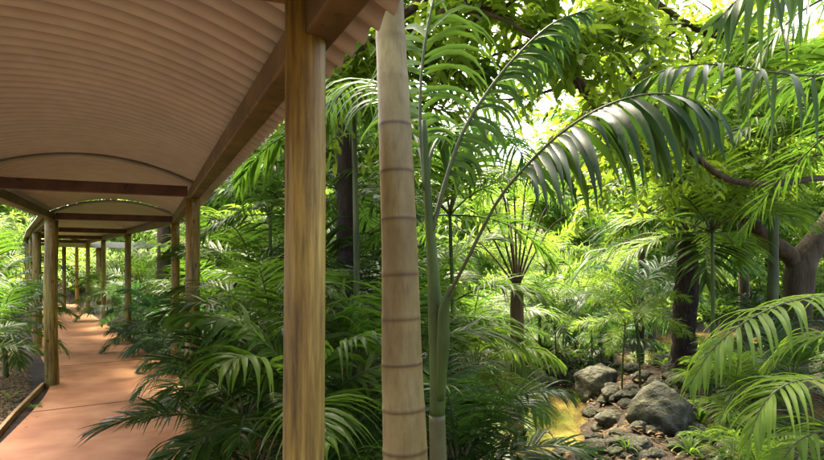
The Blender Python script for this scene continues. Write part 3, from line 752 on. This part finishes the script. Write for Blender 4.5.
# ------------------------------------------------------------------ forked leafy tree on the right
def twigs(mb, base, dirs, nleaf, tl, ll, lw, mat=0, nseg=3, fold=.3, droop=.8):
    """leaves set along twigs; base,dirs: (K,3)"""
    Kt = len(base); dirs = nrm(dirs)
    P = np.repeat(base, nleaf, 0); D = np.repeat(dirs, nleaf, 0)
    u = np.tile(np.linspace(.15, 1, nleaf), Kt)[:, None]
    P = P + D * u * tl + np.array([0, 0, -1.]) * (u ** 2) * tl * .25
    S = nrm(np.cross(D, [0, 0, 1.]) + 1e-4) * np.tile([1, -1], (Kt * nleaf + 1) // 2)[:Kt * nleaf, None]
    ld = nrm(S * .9 + D * .6 + rng.normal(0, .38, P.shape))
    Tt = np.cross(ld, [0, 0, 1.]) + rng.normal(0, .35, P.shape)
    n = len(P)
    strips(mb, P, ld, Tt, ll * rng.uniform(.6, 1.25, n), lw * rng.uniform(.7, 1.2, n), droop * rng.uniform(.3, 1.6, n), nseg, oval, fold, None, mat)

def branchy(mbw, mbl, main, r0, r1, nsub, sublen, tw_per, ll, lw, nleaf=9, tl=.38, spread=(1, 1, .7), tstart=.1, bias=(0, 0, .15)):
    sp = spline(main, 40); tube(mbw, sp, np.linspace(r0, r1, 40), 10, jitter=.11)
    tan = nrm(np.gradient(sp, axis=0)); tb_, td = [], []
    for i in range(nsub):
        t = tstart + (1 - tstart) * rng.uniform() ; j = int(t * 39)
        d = nrm(rng.normal(0, 1, 3) * spread + tan[j] * .5 + np.array(bias)); L = sublen * rng.uniform(.5, 1.2)
        p = sp[j]; pts = [p]
        for s in range(5):
            d = nrm(d + rng.normal(0, .22, 3) + np.array([0, 0, -.05])); p = p + d * L / 5; pts.append(p)
            if s > 0:
                for q in range(tw_per):
                    tb_.append(pts[-2] + (pts[-1] - pts[-2]) * rng.uniform()); td.append(nrm(d * .5 + rng.normal(0, .8, 3)))
        tube(mbw, pts, np.linspace(max(r1, .012) * .8, .004, 6), 5)
    twigs(mbl, np.array(tb_), np.array(td), nleaf, tl, ll, lw)

x, y = PX(800, 11.0); z = gz(x, y)
ft = empty('forked_tree', (x, y, z), 0, 'leafy tree with thick brown forked trunk at the right edge, long branches reaching left overhead', 'tree')
mbw, mbl = MB(), MB()
mt = MB()
fork = W(801, 266, 11)
sp = spline([Vector((x - .35, y, z - .2)), W(783, 372, 11), W(789, 335, 11), W(797, 300, 11), fork, W(811, 248, 11), W(832, 220, 11), W(858, 170, 11), W(880, 60, 11.2), W(900, -80, 11.5)], 44)
tube(mt, sp, np.interp(np.linspace(0, 1, 44), [0, .11, .22, .33, .44, .55, 1], [.62, .43, .32, .255, .26, .22, .16]), 20, jitter=.03)
sp = spline([W(797, 285, 11), W(797, 268, 11), W(786, 252, 10.9), W(765, 240, 10.6)], 12); tube(mt, sp, np.linspace(.17, .15, 12), 14, jitter=.03)
o = link('trunk', mt.mesh('forked_trunk', [M['bark']]), ft); o.location = -ft.location
# the long overhead branches with their side shoots
B1_ = [W(790, 256, 10.95), W(768, 241, 10.65), W(742, 214, 10), W(705, 203, 9.2), W(668, 172, 8.3), W(640, 145, 7.6), W(602, 103, 6.8), W(562, 66, 6.2), W(528, 30, 5.8), W(484, 8, 5.5), W(440, 12, 5.3)]
B2_ = [W(845, 182, 9.5), W(820, 178, 8.0), W(775, 184, 7.0), W(730, 180, 6.4), W(700, 160, 6.0), W(676, 135, 5.8), W(650, 100, 5.7), W(620, 60, 5.8), W(585, 25, 6)]
B3_ = [W(880, 60, 11), W(820, 60, 9.5), W(760, 40, 8.5), W(700, 30, 8), W(640, -10, 7.6)]
B4_ = [W(855, 150, 11), W(800, 130, 10.5), W(750, 135, 10), W(700, 110, 9.6), W(650, 90, 9.2), W(600, 70, 9)]
B5_ = [W(880, -40, 11), W(780, -100, 9), W(680, -120, 7.5), W(560, -80, 6.5), W(470, -40, 6), W(410, 10, 5.8), W(370, 40, 5.6)]
branchy(mbw, mbl, B1_, .14, .03, 36, 1.4, 3, .17, .062, tstart=.35)
branchy(mbw, mbl, B2_, .045, .015, 9, .7, 3, .16, .06, tstart=.6)
branchy(mbw, mbl, B3_, .10, .03, 34, 1.5, 3, .17, .062)
branchy(mbw, mbl, B4_, .07, .03, 24, 1.6, 3, .17, .062)
branchy(mbw, mbl, B5_, .12, .03, 58, 1.5, 3, .16, .06, tstart=.2)
o = link('branches', mbw.mesh('tree_branches', [M['bark_branch']]), ft); o.location = -ft.location
o = link('crown', mbl.mesh('tree_crown', [M['broad']]), ft); o.location = -ft.location

# ------------------------------------------------------------------ background trees (a few crown shapes shared)
crowns = []
for s in range(4):
    mbw, mbl = MB(), MB()
    H = 6.5
    branchy(mbw, mbl, [Vector((0, 0, 0)), Vector((.15, .1, 2.2)), Vector((.1, .2, 4.2)), Vector((-.1, 0, H))], .16, .03, 70, 2.6, 6, .30, .12, nleaf=8, tl=.7, spread=(1, 1, .55), tstart=.16 + .08 * s)
    crowns.append((mbw.mesh('bg_trunk', [M['bark']]), mbl.mesh('bg_crown', [M['broad_far']])))
bgt = [(380, 15, .9), (448, 21, .8), (570, 24, .95), (652, 19, .8), (700, 27, 1.1), (770, 27, 1.0), (835, 28, 1.1), (330, 20, 1.1), (250, 18, 1.0), (200, 25, 1.1), (135, 33, 1.0), (60, 44, 1.1), (-25, 32, 1.0), (-75, 24, .9),
       (415, 34, .95), (500, 36, .8), (590, 35, .85), (670, 36, 1.0), (750, 34, 1.2), (830, 33, 1.5), (320, 32, 1.5), (240, 34, 1.5), (160, 36, 1.4), (85, 50, 1.2), (10, 46, 1.2), (900, 26, 1.3)]
blab = ['leafy tree right behind the pale ringed trunk', 'leafy tree behind the slim green palm', 'leafy tree above the clearing', 'leafy tree rising left of the shaggy palm', 'leafy tree behind the shaggy palm', 'leafy tree behind the slender green trunk', 'leafy tree behind the forked tree at the right edge', 'leafy tree between post and pale trunk', 'leafy tree left of the nearest post', 'leafy tree above the second walkway post', 'leafy tree behind the distant walkway', 'leafy tree past the far posts', 'leafy tree left of the far left posts', 'leafy tree beyond the left mulch bed',
        'far tree behind the pale trunk', 'far tree behind the bare-stalked palm', 'far tree behind the clearing', 'far tree between clearing and shaggy palm', 'far tree behind the far water', 'far tree behind the forked tree', 'far tree seen right of the nearest post', 'far tree seen left of the nearest post', 'far tree over the distant walkway', 'far tree straight along the path', 'far tree at the left edge', 'tree just past the right edge']
for i, ((px, d, s), lab) in enumerate(zip(bgt, blab)):
    x, y = PX(px, d); t = empty('background_tree', (x, y, gz(x, y) - .1), rng.uniform(0, 6.28), lab, 'tree', 'leafy trees across the background'); t.scale = (s, s, s * rng.uniform(.9, 1.15))
    a, b = crowns[i % 4]; link('trunk', a, t); link('crown', b, t)

# ------------------------------------------------------------------ ground cover, litter, far foliage (uncountable)
def scatter(n, xr, yr, ok):
    out = []
    while len(out) < n:
        p = np.stack([rng.uniform(*xr, n), rng.uniform(*yr, n)], -1); p = p[ok(p)]; out.extend(p)
    return np.array(out[:n])
def dwalk(p): return np.min([seg_dist(p, mid[i], mid[i + 1]) for i in range(len(mid) - 1)], 0)
def gcover(name, n, xr, yr, per, ll, lw, mat, ok, up=(.3, 1.3), kind='grass', lift=.0):
    c = scatter(n, xr, yr, ok); z = ground_h(c) + lift
    P = np.repeat(np.concatenate([c, z[:, None]], -1), per, 0); Mn = len(P); a = rng.uniform(0, 6.28, Mn)
    D = np.stack([np.cos(a), np.sin(a), rng.uniform(*up, Mn)], -1)
    P[:, :2] += rng.normal(0, .03, (Mn, 2))
    mb = MB(); strips(mb, P, D, np.cross(D, [0, 0, 1.]), ll * rng.uniform(.5, 1.3, Mn), lw * rng.uniform(.7, 1.2, Mn), 1.5, 4, blade, 0, np.repeat(rng.uniform(0, 1, n), per))
    return tag(link(name, mb.mesh(name, [M[mat]])), kind='stuff')
hz = lambda p: ground_h(p)
gc = gcover('ground_cover', 2700, (-9, 14), (5, 20), 9, .34, .035, 'palm', lambda p: (dwalk(p) > 1.22) & ((p @ N1 > 0) | (p[:, 1] > 14)) & (hz(p) > -.5) & (np.min([seg_dist(p, creek[i], creek[i + 1]) for i in range(4)], 0) > 2.1))
tag(gc, 'low strappy leaves growing over the gully floor', 'ground cover')
gc = gcover('far_undergrowth', 9000, (-26, 26), (19, 45), 10, 1.0, .09, 'palm_light', lambda p: (dwalk(p) > 2.2) & (hz(p) > -.4))
tag(gc, 'mass of light green undergrowth covering the far slope', 'undergrowth')
gc = gcover('mid_undergrowth', 2600, (-22, 20), (12, 24), 12, .75, .06, 'palm', lambda p: (dwalk(p) > 2.0) & (hz(p) > -.4))
tag(gc, 'mass of green undergrowth between the palms beyond the creek', 'undergrowth')
# leaf litter
def litter(name, n, xr, yr, ok, ll, lw, label):
    c = scatter(n, xr, yr, ok); z = ground_h(c) + rng.uniform(.02, .07, n)
    P = np.concatenate([c, z[:, None]], -1); a = rng.uniform(0, 6.28, n)
    D = np.stack([np.cos(a), np.sin(a), rng.uniform(-.1, .35, n)], -1); T = np.stack([-np.sin(a), np.cos(a), rng.uniform(-.5, .5, n)], -1)
    mb = MB(); strips(mb, P, D, T, ll * rng.uniform(.4, 1.4, n), lw * rng.uniform(.5, 1.4, n), .5, 3, oval, .3)
    tag(link(name, mb.mesh(name, [M['dry']])), label, 'leaf litter', kind='stuff')
LN = row_l[1] - N1 * .1
litter('bark_mulch', 16000, (-10, -3.6), (5.5, 13), lambda p: (((p - LN) @ N1) < -.06) & (((p - LN) @ N1) > -3.2) & (seg_dist(p, row_l[2], row_l[4]) > .3), .06, .025, 'brown bark mulch and dead leaves covering the left bed')
litter('leaf_litter', 20000, (-3, 13), (4, 18), lambda p: (dwalk(p) > 1.4), .10, .035, 'dry brown leaves strewn over the creek bank')

# a few blown leaves on the path
c_ = []
while len(c_) < 110:
    q = B[rng.integers(10, 110)] if rng.uniform() < .75 else A[rng.integers(10, 110)]; q = q + rng.normal(0, .16, 2)
    if dwalk(q[None])[0] < .95: c_.append(q)
c_ = np.array(c_); n = len(c_); a = rng.uniform(0, 6.28, n); mb = MB()
strips(mb, np.concatenate([c_, np.full((n, 1), .045)], -1), np.stack([np.cos(a), np.sin(a), 0 * a + .12], -1), np.stack([-np.sin(a), np.cos(a), 0 * a], -1), rng.uniform(.03, .11, n), rng.uniform(.008, .03, n), .6, 3, oval, .3)
tag(link('path_litter', mb.mesh('path_litter', [M['dry']])), 'scattered dry leaf scraps along the edges of the terracotta path', 'leaf litter', kind='stuff')

# ------------------------------------------------------------------ rocks
def rockmesh(seed, sub=4):
    import bmesh
    bm = bmesh.new(); bmesh.ops.create_icosphere(bm, subdivisions=sub, radius=1); r = random.Random(seed)
    ofs = Vector((r.uniform(-50, 50), r.uniform(-50, 50), r.uniform(-50, 50)))
    planes = [(Vector((r.gauss(0, 1), r.gauss(0, 1), r.gauss(0, 1))).normalized(), r.uniform(.62, .9)) for _ in range(9)]
    for v in bm.verts:
        p = v.co.copy()
        for n_, d_ in planes:
            e = p.dot(n_) - d_
            if e > 0: p -= n_ * e * .85
        f = 1 + .22 * noise.noise(p * 1.1 + ofs) + .09 * noise.noise(p * 3 + ofs) + .035 * noise.noise(p * 8 + ofs)
        v.co = p * f
    me = bpy.data.meshes.new('rock'); bm.to_mesh(me); bm.free(); me.materials.append(M['rock'])
    for q in me.polygons: q.use_smooth = True
    return me
rocks = [rockmesh(i) for i in range(7)]
WZ = -.66
def ray_ground(px, py):
    for d in np.arange(3, 30, .05):
        p = W(px, py, d)
        if p.z <= gz(p.x, p.y): return p
    return W(px, py, 10)
def rock(px, py, wpx, asp, label, group, name='rock', depth=None):
    p = ray_ground(px, py) if depth is None else W(px, py, depth)
    r = wpx / 2 / F * p.y
    o = link(name, rocks[rng.integers(0, 7)])
    o.location = (p.x, p.y + r * .4, p.z + r * asp * .35); o.scale = (r, r * rng.uniform(.7, 1.1), r * asp); o.rotation_euler = (rng.uniform(-.2, .2), rng.uniform(-.2, .2), rng.uniform(0, 6.28))
    tag(o, label, 'rock', group); return o
GR = 'rocks along the creek'
big = [(666, 432, 66, 1.0, 'largest grey-green boulder, just left of the pale low palm'), (600, 390, 50, .8, 'grey boulder on the bank beyond the golden pool'), (575, 380, 26, .5, 'flat dark rock at the back edge of the pool'),
       (612, 425, 32, .6, 'brown rock at the right edge of the pool'), (640, 448, 26, .7, 'grey rock at the bottom in front of the largest boulder'), (600, 452, 34, .5, 'wide flat rock at the near right corner of the pool'),
       (626, 400, 22, .6, 'rounded rock between the two large boulders'), (560, 370, 24, .5, 'dark rock behind the pool on its left'), (648, 405, 18, .7, 'small rock leaning against the largest boulder'),
       (585, 400, 14, .6, 'small pale rock at the waterline'), (700, 440, 30, .7, 'mossy rock right of the largest boulder'), (740, 452, 34, .6, 'rock under the combed fronds at lower right'), (560, 458, 22, .5, 'dark rock at the near edge of the pool')]
for a in big: rock(a[0], a[1], a[2], a[3], a[4], GR, 'boulder')
for i in range(135):
    t = rng.uniform()
    if i < 140: px, py = rng.uniform(540, 700), rng.uniform(362, 470)
    else: px, py = rng.uniform(600, 800), rng.uniform(355, 455)
    if 520 < px < 588 and 392 < py < 450: px += 66
    rock(px, py, rng.uniform(8, 24), rng.uniform(.45, .85), 'small dark stone among the many lining the creek pool', 'small creek stones', 'stone')

# small plants on the bank
def leafplant(px, py, n, ll, lw, leaf, label, up=(.6, 2), droop=1.2, stem_h=0.0):
    p = ray_ground(px, py); t = empty('bank_plant', (p.x, p.y, p.z), 0, label, 'plant', 'small plants on the creek bank')
    mb = MB(); a = rng.uniform(0, 6.28, n); D = np.stack([np.cos(a), np.sin(a), rng.uniform(*up, n)], -1)
    P0 = np.stack([0 * a, 0 * a, rng.uniform(0, stem_h + .02, n)], -1)
    strips(mb, P0, D, np.cross(D, [0, 0, 1.]), ll * rng.uniform(.6, 1.1, n), lw, droop, 6, oval, .3)
    link('leaves', mb.mesh('leaves', [M[leaf]]), t)
    if stem_h:
        mb = MB(); tube(mb, [(0, 0, -.05), (.01, 0, stem_h * .5), (0, 0, stem_h)], .012, 6); link('stem', mb.mesh('stem', [M['stem']]), t)
leafplant(574, 345, 12, .55, .09, 'palm_light', 'broad-leaved light plant left of the bank boulder')
leafplant(596, 350, 14, .6, .06, 'palm_light', 'yellowish strap-leaved plant behind the grey bank boulder')
leafplant(545, 352, 12, .6, .10, 'palm', 'dark broad-leaved plant behind the pool')
leafplant(632, 362, 12, .45, .07, 'palm', 'leafy plant right of the bank boulder')
leafplant(665, 368, 12, .4, .07, 'palm_light', 'light plant left of the shaggy trunk base')
leafplant(710, 372, 14, .5, .07, 'palm', 'leafy plant right of the shaggy trunk base')
leafplant(724, 440, 14, .4, .03, 'palm', 'spiky green plant low between the right-hand fronds')
leafplant(752, 400, 14, .5, .05, 'palm_cool', 'bluish plant behind the lowest right fronds')
leafplant(36, 410, 9, .16, .05, 'palm_light', 'tiny light green seedling in the mulch by the corner post')
leafplant(10, 400, 8, .3, .03, 'palm_light', 'yellow-green shoots in the mulch at the left edge')
leafplant(628, 452, 16, .32, .022, 'palm', 'tufted grassy plant in front of the stones right of the pool')
leafplant(700, 425, 18, .45, .05, 'palm', 'leafy plant against the right side of the largest boulder')
leafplant(652, 396, 12, .3, .045, 'palm_light', 'small light plant on top of the bank behind the largest boulder')
leafplant(582, 372, 14, .35, .05, 'palm', 'small plant behind the grey bank boulder')
leafplant(690, 455, 18, .35, .03, 'palm_light', 'light grassy tuft at the bottom right of the largest boulder')
# fern-like saplings on thin stems over the rocks
def sapling(px, py, d, hy, lab, L=.95, n=9, leaf='palm_light'):
    p = ray_ground(px, py); hc = (EYE + (HOR - hy) / F * p.y) - p.z
    palm(p.x, p.y, hc, L, n, 'plume', leaf, lab, 'slender saplings over the rocks', 'fern_sapling', 1, 4, None, .014, z0=p.z, stemname='stem', cat='sapling')
sapling(622, 398, 9, 322, 'slender sapling with pale feathery fronds rising between the two boulders')
sapling(640, 392, 9, 308, 'slender sapling with level feathery fronds above the largest boulder', 1.1)
sapling(592, 372, 9, 312, 'slender pale sapling behind the grey bank boulder', 1.0)
sapling(556, 365, 9, 300, 'slender sapling left of the clearing beyond the pool', 1.1, leaf='palm')

# ------------------------------------------------------------------ camera, light, world
cam = bpy.data.cameras.new('camera'); co = bpy.data.objects.new('camera', cam); col.objects.link(co)
co.location = (0, 0, EYE); co.rotation_euler = (R(90), 0, 0); cam.sensor_width = 36; cam.lens = 36 * F / 824; cam.shift_y = (HOR - 230) / 824
cam.clip_start = .05; cam.clip_end = 5000; scene.camera = co

SUN_EL, SUN_AZ = 58, -12         # azimuth measured from +Y towards +X: the light comes from ahead and right
sd_ = bpy.data.lights.new('sun', 'SUN'); sd_.energy = 2.0; sd_.angle = R(18); sd_.color = (1, .89, .60)
so = bpy.data.objects.new('sun', sd_); col.objects.link(so); so.rotation_euler = (R(90 - SUN_EL), 0, R(180 - SUN_AZ)); so.location = (0, 0, 20)
w = bpy.data.worlds.new('World'); scene.world = w; w.use_nodes = True; nt = w.node_tree; nt.nodes.clear()
sk = nt.nodes.new('ShaderNodeTexSky'); sk.sky_type = 'NISHITA'; sk.sun_disc = False; sk.sun_elevation = R(SUN_EL); sk.sun_rotation = R(SUN_AZ)
sk.air_density = .7; sk.dust_density = 8; sk.ozone_density = .3
bg = nt.nodes.new('ShaderNodeBackground'); bg.inputs[1].default_value = .125; ow = nt.nodes.new('ShaderNodeOutputWorld')
nt.links.new(sk.outputs[0], bg.inputs[0]); nt.links.new(bg.outputs[0], ow.inputs[0])
vs = scene.view_settings; vs.view_transform = 'Standard'; vs.look = 'None'; vs.gamma = 1; vs.use_curve_mapping = False; vs.exposure = 3.2
cy = scene.cycles; cy.max_bounces = 7; cy.diffuse_bounces = 4; cy.glossy_bounces = 2; cy.transmission_bounces = 4; cy.transparent_max_bounces = 4
cy.sample_clamp_indirect = 6; cy.use_denoising = True
